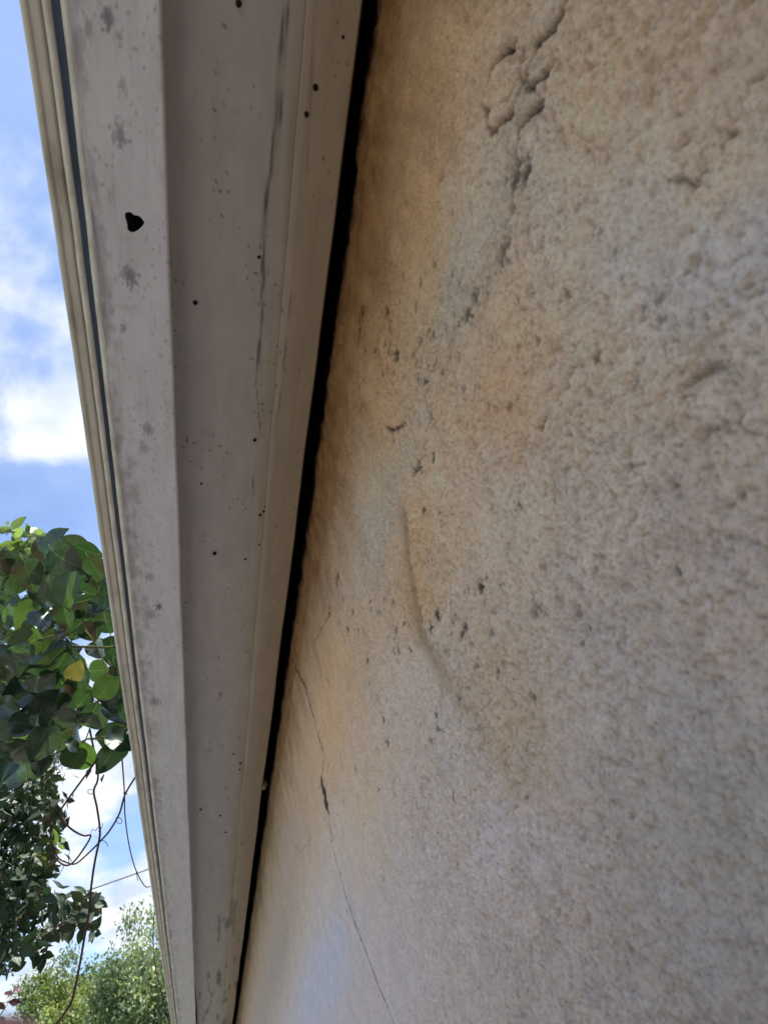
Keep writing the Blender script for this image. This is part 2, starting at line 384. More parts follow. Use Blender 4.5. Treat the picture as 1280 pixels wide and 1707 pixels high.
# raised drip
drip = [pw(*p) for p in ((672, 860), (678, 930), (690, 1000), (700, 1060), (722, 1100), (752, 1150), (800, 1205), (852, 1232))]
dd, dp = seg_dist(U, V, drip); dr = np.exp(-(dd / 0.0100) ** 2) * (1 - 0.95 * sst(0.55, 1.0, dp))
relief = relief * (1 - 0.75 * dr) - 0.0012 * dr + 0.0012 * np.exp(-((dd - 0.016) / 0.007) ** 2)
dirt_shade = np.zeros(U.shape)                                   # grime in cracks and pits, plus painted darkness of slit and gap
def crack(pix, w, depth, dark=1.0, wob=0.0024, lipp=0.0, hard=2):
    global relief, dirt_shade
    pts = [pw(*p) for p in pix]
    a = np.array(pts); m = 0.03
    i0, i1 = np.searchsorted(ys, [a[:, 0].min() - m, a[:, 0].max() + m]); j0, j1 = np.searchsorted(zs, [a[:, 1].min() - m, a[:, 1].max() + m])
    sl = (slice(i0, i1), slice(j0, j1)); u, v = U[sl], V[sl]
    d, p = seg_dist(u + wob * gn(u / 0.006, v / 0.006, 61), v + wob * gn(u / 0.006, v / 0.006, 62), pts)
    ww = w * (0.75 + 0.5 * gn(u / 0.01, v / 0.01, 63)); taper = np.clip(np.minimum(p, 1 - p) * 8, 0.35, 1)
    k = np.exp(-(d / np.maximum(ww * taper, 4e-4)) ** hard)
    if hard > 2: relief[sl] *= 1 - 0.92 * np.exp(-(d / 0.045) ** 2)
    relief[sl] -= depth * k - lipp * np.exp(-((d - 2.2 * w) / (1.2 * w)) ** 2)
    dirt_shade[sl] = np.maximum(dirt_shade[sl], dark * k)
def pit(px, py, r, depth, dark=0.9, el=1.0):
    global relief, dirt_shade
    y, z = pw(px, py); m = r * 5
    i0, i1 = np.searchsorted(ys, [y - m, y + m]); j0, j1 = np.searchsorted(zs, [z - m, z + m]); sl = (slice(i0, i1), slice(j0, j1))
    u, v = U[sl], V[sl]
    d = np.hypot((u - y) / 1.35, (v - z) / el) * (1 + 0.9 * gn(u / (r * 1.1), v / (r * 1.1), 71))
    k = np.exp(-(d / r) ** 4); relief[sl] = relief[sl] * (1 - 0.6 * k) - depth * k; dirt_shade[sl] = np.maximum(dirt_shade[sl], dark * k)
# hairline crack down the wall with its open slit, shade inside painted dark
crack([(478, 1090), (497, 1122), (510, 1145), (519, 1185), (530, 1225), (541, 1262)], 0.0026, 0.0012, 0.9, 0.0012)
crack([(541, 1262), (536, 1300), (541, 1325), (547, 1352)], 0.002, 0.001, 0.6, 0.0006)
crack([(535, 1298), (541, 1325), (547, 1352)], 0.0150, 0.0008, 1.0, 0.0008, hard=4)
crack([(547, 1352), (552, 1390), (563, 1440), (580, 1500), (598, 1555), (614, 1600), (634, 1655), (660, 1715)], 0.0024, 0.0012, 0.85, 0.0016)
# broken plaster patch at the top
crack([(950, -30), (942, 5), (930, 34), (916, 52), (896, 70), (886, 92)], 0.0030, 0.005, 0.95, lipp=0.0015)
crack([(886, 92), (880, 118), (876, 150), (884, 160)], 0.0024, 0.006, 0.85, lipp=0.001)
crack([(862, 76), (846, 86), (830, 100), (818, 124), (810, 156)], 0.0025, 0.005, 0.95, lipp=0.0015)
crack([(810, 156), (808, 186), (820, 224)], 0.0020, 0.004, 0.7)
crack([(818, 228), (838, 206), (860, 184)], 0.0025, 0.005, 0.95, lipp=0.0015)
crack([(862, 238), (868, 212), (884, 195), (900, 176), (912, 164)], 0.0025, 0.005, 0.95, lipp=0.0015)
crack([(878, 160), (898, 138), (914, 120), (921, 98)], 0.0023, 0.004, 0.85, lipp=0.0012)
crack([(870, 88), (866, 120), (868, 160), (860, 186)], 0.0020, 0.004, 0.65); crack([(862, 238), (860, 262), (857, 286)], 0.0022, 0.005, 0.8)
crack([(856, 300), (852, 350), (842, 412), (815, 452), (790, 495), (776, 530), (745, 556)], 0.0014, 0.0016, 0.4, 0.005)
crack([(720, 610), (706, 640), (716, 700), (702, 770), (686, 792)], 0.0014, 0.002, 0.4, 0.004)
crack([(1218, 222), (1195, 246)], 0.0016, 0.003, 0.5); crack([(1180, 278), (1150, 304), (1118, 300)], 0.0018, 0.003, 0.45)
crack([(1140, 455), (1160, 425)], 0.0016, 0.003, 0.35); crack([(1210, 600), (1165, 628), (1130, 650)], 0.0018, 0.003, 0.45)
crack([(1260, 720), (1205, 705), (1165, 730)], 0.0014, 0.002, 0.35)
crack([(640, 712), (652, 718), (654, 738)], 0.0018, 0.003, 0.9); crack([(652, 718), (664, 711), (676, 705)], 0.0018, 0.003, 0.9)
crack([(556, 1010), (540, 1040), (520, 1075)], 0.0016, 0.002, 0.45); crack([(690, 790), (700, 775)], 0.0016, 0.003, 0.8)
crack([(910, 700), (893, 715)], 0.0014, 0.003, 0.5)
crack([(478, 1535), (474, 1570), (470, 1615)], 0.0016, 0.001, 0.35, 0.003)
crack([(502, 1365), (520, 1398), (500, 1420), (482, 1395)], 0.0016, 0.001, 0.3, 0.003)
for p in [(858, 288, 4.5), (878, 289, 4), (855, 300, 3), (840, 415, 3.4), (835, 422, 3), (790, 495, 3), (777, 527, 3), (718, 558, 2.6), (598, 520, 3), (643, 518, 3),
          (658, 590, 3.2), (660, 597, 2.4), (722, 612, 2.2), (705, 637, 2), (695, 778, 2.8), (720, 762, 2.4), (705, 852, 2.4), (690, 785, 2.5),
          (562, 960, 3.2), (561, 972, 3), (549, 1012, 2.8), (548, 1024, 2.8), (571, 1001, 2.2), (588, 1021, 2), (579, 1048, 2), (612, 1102, 2), (658, 1053, 2.4), (661, 1084, 2.4), (655, 1086, 2),
          (726, 1026, 3), (717, 1048, 2.8), (776, 1047, 2.2), (770, 1058, 2), (800, 980, 2.6), (644, 1238, 2.6), (592, 1283, 2.4), (638, 1200, 2), (725, 1193, 1.8), (729, 1214, 1.8), (720, 1236, 1.8),
          (764, 1165, 2.2), (548, 1275, 1.6), (960, 865, 2), (990, 950, 2.6), (900, 947, 2), (925, 1000, 1.6), (945, 490, 2.4), (1068, 513, 2.4), (1055, 635, 2.4), (1105, 575, 2.2),
          (640, 1465, 1.8), (580, 1520, 1.6), (480, 1545, 2), (478, 1570, 2), (472, 1617, 2.4), (505, 1530, 1.8)]:
    pit(p[0], p[1], p[2] * 0.001 * (1.1 if p[0] < 880 else 0.75), 0.0014, (0.62 if p[0] < 880 else 0.35) + 0.25 * random.random(), random.uniform(0.8, 1.5))
for cx0, cy0, sx, sy, n in ((690, 560, 70, 60, 40), (630, 600, 35, 60, 34), (650, 560, 30, 40, 16), (720, 1040, 70, 50, 34), (600, 1030, 60, 60, 30), (560, 1010, 40, 50, 14), (870, 1010, 90, 70, 26),
                            (640, 1240, 70, 50, 22), (780, 560, 60, 80, 26), (900, 430, 110, 70, 8), (1100, 600, 120, 160, 8), (1000, 950, 160, 160, 10), (560, 1330, 40, 50, 14), (700, 1300, 80, 60, 10), (860, 800, 120, 120, 10)):
    for k in range(n):
        pit(random.gauss(cx0, sx), random.gauss(cy0, sy), random.uniform(0.0008, 0.0022), random.uniform(0.0008, 0.0018), random.uniform(0.25, 0.7), random.uniform(0.7, 1.7))
relief += (0.0025 + 0.004 * fbm(U / 0.018, V / 0.018, 101, 3)) * sst(0.54, 0.60, V)
relief = relief * fade * low

# stains: scattered tints blended over the wall, with a bluish sky reflection painted in
TINT = [(640, 60, 168, 140, 104), (700, 150, 184, 152, 114), (640, 230, 166, 134, 96), (760, 60, 186, 158, 122), (1000, 60, 192, 172, 146), (1200, 60, 186, 168, 144),
        (1000, 230, 196, 178, 152), (1200, 230, 190, 176, 154), (700, 330, 192, 158, 114), (620, 380, 172, 138, 98), (790, 370, 186, 176, 156), (900, 350, 194, 184, 168),
        (1050, 400, 190, 186, 178), (1200, 430, 184, 184, 184), (630, 455, 140, 112, 74), (700, 450, 176, 150, 112), (770, 480, 170, 164, 148), (630, 560, 178, 144, 104), (690, 600, 180, 158, 126),
        (850, 560, 198, 172, 140), (840, 660, 190, 158, 124), (1000, 600, 194, 180, 158), (1200, 600, 186, 176, 162), (640, 690, 184, 152, 114), (730, 800, 196, 178, 154), (640, 830, 176, 166, 146),
        (565, 680, 164, 134, 100), (545, 850, 158, 130, 102), (620, 900, 172, 168, 158), (700, 880, 192, 166, 130), (850, 850, 192, 182, 166), (1000, 880, 188, 180, 170), (1200, 900, 178, 170, 162),
        (690, 985, 184, 156, 116), (560, 940, 164, 146, 126), (600, 1060, 182, 162, 136), (545, 1150, 190, 162, 128), (560, 1190, 194, 164, 130), (660, 1150, 188, 180, 172), (720, 1130, 190, 182, 174), (800, 1150, 182, 168, 146),
        (850, 1230, 178, 165, 142), (760, 1230, 186, 182, 178), (1000, 1100, 178, 172, 166), (1200, 1200, 168, 164, 160), (1250, 1360, 150, 152, 150), (600, 1320, 194, 176, 152), (480, 1180, 172, 148, 120), (500, 1300, 178, 158, 134),
        (480, 1420, 158, 150, 142), (560, 1450, 182, 178, 174), (700, 1450, 182, 176, 174), (830, 1400, 190, 186, 192), (900, 1500, 178, 170, 166), (1100, 1500, 164, 160, 156),
        (540, 1620, 172, 180, 202), (455, 1620, 150, 144, 138), (650, 1650, 178, 174, 178), (900, 1650, 170, 164, 160), (1200, 1650, 150, 148, 146)]
su = U + 0.030 * fbm(U / 0.06, V / 0.06, 81, 4, 0.65) + 0.010 * fbm(U / 0.015, V / 0.015, 83, 2); sv = V + 0.030 * fbm(U / 0.06, V / 0.06, 82, 4, 0.65) + 0.010 * fbm(U / 0.015, V / 0.015, 84, 2)
f_u = lambda y: y / (0.45 + np.abs(y)) * 0.9
num = np.zeros(U.shape + (3,)); den = np.zeros(U.shape)
for px, py, r_, g_, b_ in TINT:
    y, z = pw(px, py); w = 1.0 / (((f_u(su) - f_u(y)) ** 2 + (sv - z) ** 2) + 6e-4) ** 1.6
    num += w[..., None] * lin((r_ * 1.01, g_ * 0.985, b_ * 0.93)); den += w
tint = num / den[..., None]
tint = 0.90 * tint + 0.10 * np.array([0.47, 0.385, 0.30])
tint = tint * np.array([1.055, 0.95, 0.985])
lum = tint @ np.array([0.25, 0.62, 0.13])
tint *= (0.665 * (lum / 0.43) ** 1.0 / lum)[..., None]              # one even gain; light and dark of the tints stay in
mott = fbm(U / 0.03, V / 0.03, 91, 4); mott2 = fbm(U / 0.009, V / 0.009, 92, 3)
tint *= (1 + 0.13 * mott + 0.12 * mott2)[..., None]
warm = np.clip(fbm(U / 0.05, V / 0.035, 95, 4) * 1.6, -1, 1)[..., None]
tint *= 1 + warm * np.array([0.02, -0.01, -0.06])
tint = tint * (1 - 0.40 * streak_m[..., None]) + 0.40 * streak_m[..., None] * lin((210, 196, 180)) * (1 + 0.35 * mott2[..., None])
tint = tint * (1 - 0.65 * dr[..., None]) + 0.65 * dr[..., None] * lin((158, 124, 84))
# rusty brown run-off along the gap, with shading towards the gap painted in
rust_shade = sst(0.40, 0.59, V + 0.07 * fbm(U / 0.04, V / 0.16, 97, 4, 0.6) - 0.03 * sst(0.5, 1.2, U))
rust_shade *= 0.85 + 0.5 * fbm(U / 0.02, V / 0.03, 99, 4, 0.6)
rc = sst(0.7, 1.5, U)[..., None]  # further along, grey-brown stands for the shade near the gap
rust_shade_c = lin((124, 84, 48)) * (1 - rc) + lin((104, 92, 80)) * rc
tint = tint * (1 - 0.8 * rust_shade[..., None]) + 0.8 * rust_shade[..., None] * rust_shade_c * (1 + 0.3 * mott[..., None])
crev_shade = np.clip(-grain * rough - 0.05, 0, 1) * 0.72 * fade        # relief shading painted dark into the low spots of the grain
tint *= 1 - crev_shade[..., None] * np.array([0.50, 0.56, 0.62])
gap_shade = sst(0.610, 0.632, V + 0.006 * fbm(U / 0.03, V / 0.03, 98, 3))  # near-black shade painted on the wall inside the gap
dirt_shade = np.maximum(dirt_shade, 0.93 * gap_shade)
D = np.clip(dirt_shade * 1.1, 0, 0.97)[..., None]
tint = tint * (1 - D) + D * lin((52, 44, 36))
tint = np.clip(tint, 0.01, 0.84)
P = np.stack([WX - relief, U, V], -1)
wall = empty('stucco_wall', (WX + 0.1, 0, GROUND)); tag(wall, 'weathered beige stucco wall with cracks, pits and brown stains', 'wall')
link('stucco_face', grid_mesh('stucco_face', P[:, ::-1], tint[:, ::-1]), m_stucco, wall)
bm = bmesh.new(); add_box(bm, WX + 0.05, WX + 0.25, -3.0, 8.0, GROUND, 0.735); from_bm('masonry_core', bm, m_block, wall)
del num, den, su, sv, wa, wb, P

# ------------------------------------------------------------------ the eave
eave = empty('metal_eave', (0.06, 2.0, H)); tag(eave, 'dirty white sheet metal eave with soffit and fascia above the wall', 'eave')
Y0, Y1 = -2.5, 7.6
ye = axis(-0.12, 0.8, 0.0025, Y0, Y1, 1.012)
def sheet(name, xz, fn, n, mat=None, thick=0.004, parent=eave):
    """profile polyline (x, z) subdivided n times, swept along the wall; fn(x, y, s) gives the paint"""
    xz = np.array(xz, float); L = np.r_[0, np.cumsum(np.hypot(*np.diff(xz, axis=0).T))]
    s = np.linspace(0, L[-1], n); s = np.unique(np.r_[s, L]); X = np.interp(s, L, xz[:, 0]); Z = np.interp(s, L, xz[:, 1])
    YY, XX = np.meshgrid(ye, X, indexing='ij'); ZZ = np.broadcast_to(Z, YY.shape).copy(); SS = np.broadcast_to(s / L[-1], YY.shape)
    c, dz, dx = fn(XX, YY, SS)
    o = link(name, grid_mesh(name, np.stack([XX + dx, YY, ZZ + dz], -1), c), mat or m_paint, parent)
    if thick:
        md = o.modifiers.new('thickness', 'SOLIDIFY'); md.thickness = thick; md.offset = -1
    return o
def se(px, py, z=H):     # photo point -> (x, y) on the soffit plane
    r = ray(px, py); return (r[0] / r[2] * z, r[1] / r[2] * z)
def line_mark(X, Y, pix, w, z=H, wob=0.0006):
    pts = [se(*p, z) for p in pix]; a = np.array(pts)
    d, p = seg_dist(X + wob * gn(Y / 0.05, X / 0.01, 131), Y, pts)
    return np.exp(-(d / w) ** 2) * np.clip(np.minimum(p, 1 - p) * 10, 0, 1)
def paint_soffit(X, Y, Sx):
    base = lin((146, 146, 147)) * np.ones(X.shape + (3,))
    br = sst(0.095, 0.16, X + 0.02 * fbm(X / 0.03, Y / 0.5, 101, 3))
    base = base * (1 - 0.75 * br[..., None]) + 0.75 * br[..., None] * lin((136, 120, 96))
    run = np.clip(fbm(X / 0.008, Y / 0.25, 103, 3), 0, 1) * sst(0.09, 0.13, X); base *= 1 - 0.22 * run[..., None] * np.array([0.6, 0.9, 1.2])
    base *= (1 + 0.06 * fbm(X / 0.03, Y / 0.06, 105, 4) + 0.03 * fbm(X / 0.004, Y / 0.02, 106, 2))[..., None]
    m = np.zeros(X.shape)
    brk = 0.55 + 0.45 * np.clip(gn(X / 0.004, Y / 0.03, 107) * 2 + 0.3, -1, 1)
    for pix, w, a in (([(478, -10), (468, 90), (460, 200), (449, 300), (441, 400), (440, 500), (436, 560)], 0.0011, 0.75), ([(470, 90), (466, 180), (455, 260), (452, 300)], 0.0018, 0.4),
                      ([(484, -10), (475, 80), (468, 200), (460, 260)], 0.0008, 0.6), ([(445, 300), (436, 420), (437, 520), (432, 640)], 0.0008, 0.55),
                      ([(432, 560), (428, 640), (436, 740)], 0.0007, 0.45), ([(476, 560), (470, 640), (456, 740)], 0.0009, 0.3), ([(485, 480), (478, 560), (470, 620)], 0.0009, 0.35),
                      ([(421, 790), (424, 830)], 0.0007, 0.5), ([(368, 1155), (364, 1170)], 0.003, 0.5), ([(522, 0), (518, 180), (508, 330)], 0.0009, 0.25)):
        m = np.maximum(m, a * line_mark(X, Y, pix, w) * brk)
    sp = np.clip(gn(X / 0.004, Y / 0.005, 111) - 0.62, 0, 1) * 5 * np.clip(fbm(X / 0.05, Y / 0.1, 112, 2) * 3, 0, 1); m = np.maximum(m, np.clip(sp, 0, 0.6))
    # old damp patches towards the far end
    dm = np.clip(fbm(X / 0.03, Y / 0.25, 115, 3) * 2.2 - 0.35, 0, 0.55) * sst(1.4, 2.6, Y); m = np.maximum(m, dm)
    m = np.clip(m * 1.7, 0, 0.85)
    base = base * (1 - m[..., None]) + m[..., None] * lin((60, 58, 60))
    dz = 0.0012 * fbm(X / 0.12, Y / 0.35, 121, 2)
    return base * 1.45 * np.array([1.0, 0.99, 0.97]), dz, 0
# soffit panel: its outer border drifts away from the band further down and leaves a dark slot
def soffit_fn(X, Y, Sx):
    c, dz, _ = paint_soffit(X, Y, Sx)
    dx = (1 - Sx) * 0.020 * sst(1.6, 3.2, Y)
    return c, dz + 0.0012, dx
XE = 0.2925 * H
sheet('soffit_panel', [(0.016, H), (0.136, H)], soffit_fn, 70)
def strip_fn(X, Y, Sx):
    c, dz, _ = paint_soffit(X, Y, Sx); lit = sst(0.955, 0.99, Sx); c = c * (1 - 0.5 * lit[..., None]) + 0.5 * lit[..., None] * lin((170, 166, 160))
    return c, dz * 0.5, 0.0022 * fbm(Y / 0.3, Y * 0, 141, 3) * (X > 0.1)
sheet('edge_strip', [(0.1335, H - 0.0012), (0.1390, H - 0.0022), (XE - 0.0015, H - 0.0026), (XE, H - 0.0010), (XE + 0.0002, H + 0.006)], strip_fn, 40, thick=0.0012)
# fascia band with a heart-shaped hole rusted through it
BI, BO = 0.0490, -0.0500
zi, zo = H - 0.019, H - 0.004
def band_pt(px, py):      # photo point -> (x, y) on the tilted band
    x, y = se(px, py, H - 0.011)
    for _ in range(6):
        z = zi + (zo - zi) * (BI * zi - x) / (BI * zi - BO * zo); x, y = se(px, py, z)
    return x, y
def paint_band(X, Y, Sx):
    base = lin((204, 204, 214)) * np.ones(X.shape + (3,))
    base *= (1 + 0.06 * fbm(X / 0.02, Y / 0.06, 151, 4))[..., None]
    e = sst(0.10, 0.95, Sx)                               # 0 inner edge, 1 outer edge
    mould = np.clip((fbm(X / 0.010, Y / 0.016, 155, 4) * 1.5 + 0.9 * fbm(X / 0.05, Y / 0.08, 156, 2) + 0.75 * sst(0.72, 1.0, Sx) - 0.40) * 1.3, 0, 1)
    mould *= 0.35 + 0.65 * sst(0.45, 0.9, Sx)
    fleck = np.clip(gn(X / 0.0035, Y / 0.005, 157) - 0.55, 0, 1) * 4 * np.clip(fbm(X / 0.03, Y / 0.06, 158, 2) * 3 + 0.3, 0, 1)
    smear = np.clip(fbm(X / 0.006, Y / 0.09, 159, 4, 0.6) * 1.2 + 0.5 * sst(0.8, 1.0, Sx) - 0.25, 0, 1)
    m = np.clip(np.maximum(mould * 0.34 + smear * 0.38 + 0.15 * np.clip(fbm(X / 0.003, Y / 0.004, 150, 3), 0, 1), np.clip(fleck, 0, 0.4)), 0, 0.7)
    for px, py, r_, a in ((218, 460, 0.005, 0.7), (212, 455, 0.004, 0.5), (180, 28, 0.004, 0.7), (199, 60, 0.0022, 0.5), (201, 225, 0.0045, 0.6), (148, 45, 0.003, 0.45), (205, 140, 0.0025, 0.4),
                          (247, 715, 0.005, 0.55), (240, 745, 0.005, 0.4), (207, 545, 0.003, 0.5), (250, 1022, 0.008, 0.5), (266, 1010, 0.004, 0.85), (258, 1168, 0.008, 0.6), (250, 960, 0.005, 0.5)):
        x, y = band_pt(px, py); d = np.hypot(X - x, (Y - y) * 0.6) * (1 + 0.8 * gn(X / 0.003, Y / 0.004, 161)); m = np.maximum(m, a * np.exp(-(d / r_) ** 4))
    return base * (1 - m[..., None]) + m[..., None] * lin((74, 76, 84))
hx, hy = band_pt(226, 370)
heart = [band_pt(x_ / 2.0, y_ / 2.0) for x_, y_ in ((419, 712), (424, 707), (434, 705), (444, 709), (451, 716), (460, 716), (469, 720), (478, 729), (484, 739), (481, 747), (473, 757), (463, 766), (452, 772), (443, 774), (433, 770), (427, 762), (427, 750), (424, 738), (420, 724))]
heart = np.array(heart)
def inside(x, y, poly):
    r = np.zeros(x.shape, bool); n = len(poly)
    for i in range(n):
        (x1, y1), (x2, y2) = poly[i], poly[(i + 1) % n]
        r ^= ((y1 > y) != (y2 > y)) & (x < (x2 - x1) * (y - y1) / (y2 - y1 + 1e-15) + x1)
    return r
def band_fn(X, Y, Sx):
    dz = 0.0014 * fbm(X / 0.06, Y / 0.22, 171, 3)
    return paint_band(X, Y, Sx), dz, 0.0020 * fbm(Y / 0.35, Y * 0, 172, 3)
ye_keep = ye
# finer rows round the hole so that its rim is clean
ye = np.unique(np.r_[ye, np.arange(hy - 0.02, hy + 0.02, 0.0005)])
band = sheet('fascia_band', [(BI * zi, H + 0.012), (BI * zi + 0.0004, zi + 0.001), (BI * zi - 0.0006, zi), (BO * zo + 0.001, zo)], band_fn, 130, thick=0)
ye = ye_keep
bm = bmesh.new(); bm.from_mesh(band.data)
C_ = np.array([f.calc_center_median()[:3] for f in bm.faces]); bm.faces.ensure_lookup_table()
near = (np.abs(C_[:, 1] - hy) < 0.02) & (np.abs(C_[:, 0] - hx) < 0.02) & (C_[:, 2] < H)
idx = np.nonzero(near)[0]; ins = inside(C_[idx, 0], C_[idx, 1], heart)
bmesh.ops.delete(bm, geom=[bm.faces[int(i)] for i in idx[ins]], context='FACES')
# snap the rim to the outline
for e in bm.edges:
    if e.is_boundary:
        for v in e.verts:
            if abs(v.co.x - hx) < 0.015 and abs(v.co.y - hy) < 0.018 and v.co.z < H:
                dd_, _ = None, None
                q = heart; a2 = np.roll(heart, -1, 0); ab = a2 - q; t_ = np.clip(((v.co.x - q[:, 0]) * ab[:, 0] + (v.co.y - q[:, 1]) * ab[:, 1]) / (ab ** 2).sum(1), 0, 1)
                pr = q + ab * t_[:, None]; j = int(np.argmin((pr[:, 0] - v.co.x) ** 2 + (pr[:, 1] - v.co.y) ** 2)); v.co.x, v.co.y = pr[j]
bm.to_mesh(band.data); bm.free()
md = band.modifiers.new('thickness', 'SOLIDIFY'); md.thickness = 0.0014; md.offset = -1
bm = bmesh.new(); add_box(bm, hx - 0.011, hx + 0.016, hy - 0.03, hy + 0.03, H + 0.003, H + 0.004); from_bm('hole_backing', bm, m_hole, eave)
# rolled outer edge of the band, the channel and the outer lip
def plain(c, drift=0.0):
    def fn(X, Y, Sx):
        j = 0.0005 * fbm(Y / 0.05, Y * 0 + 3, 181, 3)
        sh = -drift * (1 - sst(-0.05, 0.42, Y))
        j = j + 0.0012 * fbm(Y / 0.4, Y * 0 + 1, 185, 2)
        return np.ones(X.shape + (3,)) * lin(c) * (1 + 0.15 * fbm(X / 0.01, Y / 0.03, 183, 3))[..., None], j, j + sh
    return fn
def bead(cx_, cz_, r, a0, a1, n=7):
    return [(cx_ + r * math.cos(math.radians(a0 + (a1 - a0) * k / n)), cz_ + r * math.sin(math.radians(a0 + (a1 - a0) * k / n))) for k in range(n + 1)]
sheet('rolled_edge', bead(-0.0310, zo + 0.0014, 0.0026, -20, -260, 9) + [(-0.0335, H + 0.03)], plain((196, 196, 192)), 14, m_edge, 0.001)
sheet('channel', [(-0.0325, H + 0.0030), (-0.0450, H + 0.0030)], plain((60, 70, 90)), 4, m_channel, 0.002)
lip = [(-0.0398, H + 0.03)] + bead(-0.0416, H - 0.0014, 0.0018, 0, -120, 5) + [(-0.0440, H - 0.0016), (-0.0535, H - 0.0006), (-0.0545, H - 0.0022), (-0.0566, H - 0.0022), (-0.0572, H + 0.001), (-0.0572, H + 0.055)]
sheet('outer_lip', lip, plain((150, 150, 138), 0.0022), 30, m_lip, 0.0012)
sheet('lip_bead', bead(-0.0416, H - 0.0016, 0.0021, 20, -200, 8), plain((196, 196, 192), 0.0022), 12, m_edge, 0.0008)
# added dark boards and end caps that keep light out above soffit and gap
bm = bmesh.new(); add_box(bm, -0.030, WX + 0.045, Y0, Y1, H + 0.10, H + 0.125); from_bm('cavity_board', bm, m_dark, eave)
bm = bmesh.new(); add_box(bm, -0.056, -0.030, Y0, Y1, H + 0.0555, H + 0.125); from_bm('fascia_board', bm, m_dark, eave)
bm = bmesh.new(); add_box(bm, 0.012, 0.026, Y0, Y1, H + 0.030, H + 0.0995); from_bm('inner_board', bm, m_dark, eave)
for y in (Y0 - 0.02, Y1):
    bm = bmesh.new(); add_box(bm, -0.056, WX + 0.045, y, y + 0.019, H - 0.02, H + 0.125); from_bm('end_light_stop', bm, m_lip, eave)
# dark specks and nail heads stuck to the soffit
def dome(name, x, y, z, r, parent, mat=m_spot, el=1.0, rot=0.0):
    bm = bmesh.new(); n = 10; rings = []
    for rr, hh in ((1.0, 0.0), (0.8, 0.35), (0.4, 0.55)):
        rings.append([bm.verts.new((rr * r * math.cos(6.2832 * k / n) * (1 + 0.12 * math.sin(k * 2.3 + x * 900)), rr * r * el * math.sin(6.2832 * k / n), -hh * r)) for k in range(n)])
    top = bm.verts.new((0, 0, -0.6 * r))
    for A, B in zip(rings, rings[1:]):
        for k in range(n): bm.faces.new((A[k], B[k], B[(k + 1) % n], A[(k + 1) % n]))
    for k in range(n): bm.faces.new((rings[-1][k], top, rings[-1][(k + 1) % n]))
    bmesh.ops.rotate(bm, verts=bm.verts, cent=(0, 0, 0), matrix=Matrix.Rotation(rot, 3, 'Z'))
    bmesh.ops.translate(bm, verts=bm.verts, vec=(x, y, z)); return from_bm(name, bm, mat, parent, True)
for px, py, r_ in ((398, 6, 5), (526, 146, 5), (511, 191, 4.2), (572, 62, 3), (326, 505, 4.5), (432, 429, 3.4), (425, 734, 3.6), (443, 845, 3), (440, 853, 3), (434, 859, 3.2), (358, 923, 4), (336, 807, 2.6),
                   (432, 908, 2), (409, 933, 2.4), (401, 1273, 2.6), (400, 1283, 2.2), (389, 1257, 2), (367, 1360, 2.2), (335, 1350, 2.4), (377, 1388, 2), (296, 1045, 2), (421, 1323, 2.4)):
    zz_ = H - 0.0026 if px > 500 else H
    x, y = se(px, py, zz_); D_ = math.sqrt(x * x + y * y + zz_ * zz_)
    dome('speck', x, y, zz_ + 0.0004, r_ / FPX * D_ * 0.8, eave, el=random.uniform(1.0, 1.35), rot=random.uniform(-0.4, 0.4))
# insect cocoon wedged in the gap
c0 = Vector((WX - 0.012, *[0, 0])); r = ray(439, 1308); k_ = (WX - 0.014) / r[0]; cpos = Vector(r * k_)
bm = bmesh.new()
bmesh.ops.create_uvsphere(bm, u_segments=14, v_segments=10, radius=1)
for v in bm.verts:
    tpr = 1 - 0.35 * v.co.y; v.co = Vector((v.co.x * 0.007 * tpr, v.co.y * 0.022, v.co.z * 0.010 * tpr)); v.co *= 1 + 0.08 * math.sin(v.co.y * 900)
bmesh.ops.rotate(bm, verts=bm.verts, cent=(0, 0, 0), matrix=Matrix.Rotation(0.35, 3, 'X'))
bmesh.ops.translate(bm, verts=bm.verts, vec=cpos)
tag(from_bm('insect_cocoon', bm, m_cocoon, None, True), 'small brown cocoon wedged in the dark gap under the soffit', 'cocoon')

# roof above, unseen from here but it keeps sun and sky off the eave
roof = empty('house_roof', (-0.05, 2, H + 0.13)); tag(roof, 'red tiled house roof above the eave', 'roof')
bm = bmesh.new(); sl_ = 0.42
v = [bm.verts.new(p) for p in ((-0.052, Y0 - 0.1, H + 0.127), (4.0, Y0 - 0.1, H + 0.127 + 4.05 * sl_), (4.0, Y1 + 0.1, H + 0.127 + 4.05 * sl_), (-0.052, Y1 + 0.1, H + 0.127))]
bm.faces.new(v); r_ = bmesh.ops.extrude_face_region(bm, geom=bm.faces[:])
bmesh.ops.translate(bm, verts=[e for e in r_['geom'] if isinstance(e, bmesh.types.BMVert)], vec=(0, 0, 0.03)); bmesh.ops.recalc_face_normals(bm, faces=bm.faces)
from_bm('roof_deck', bm, m_roof, roof)

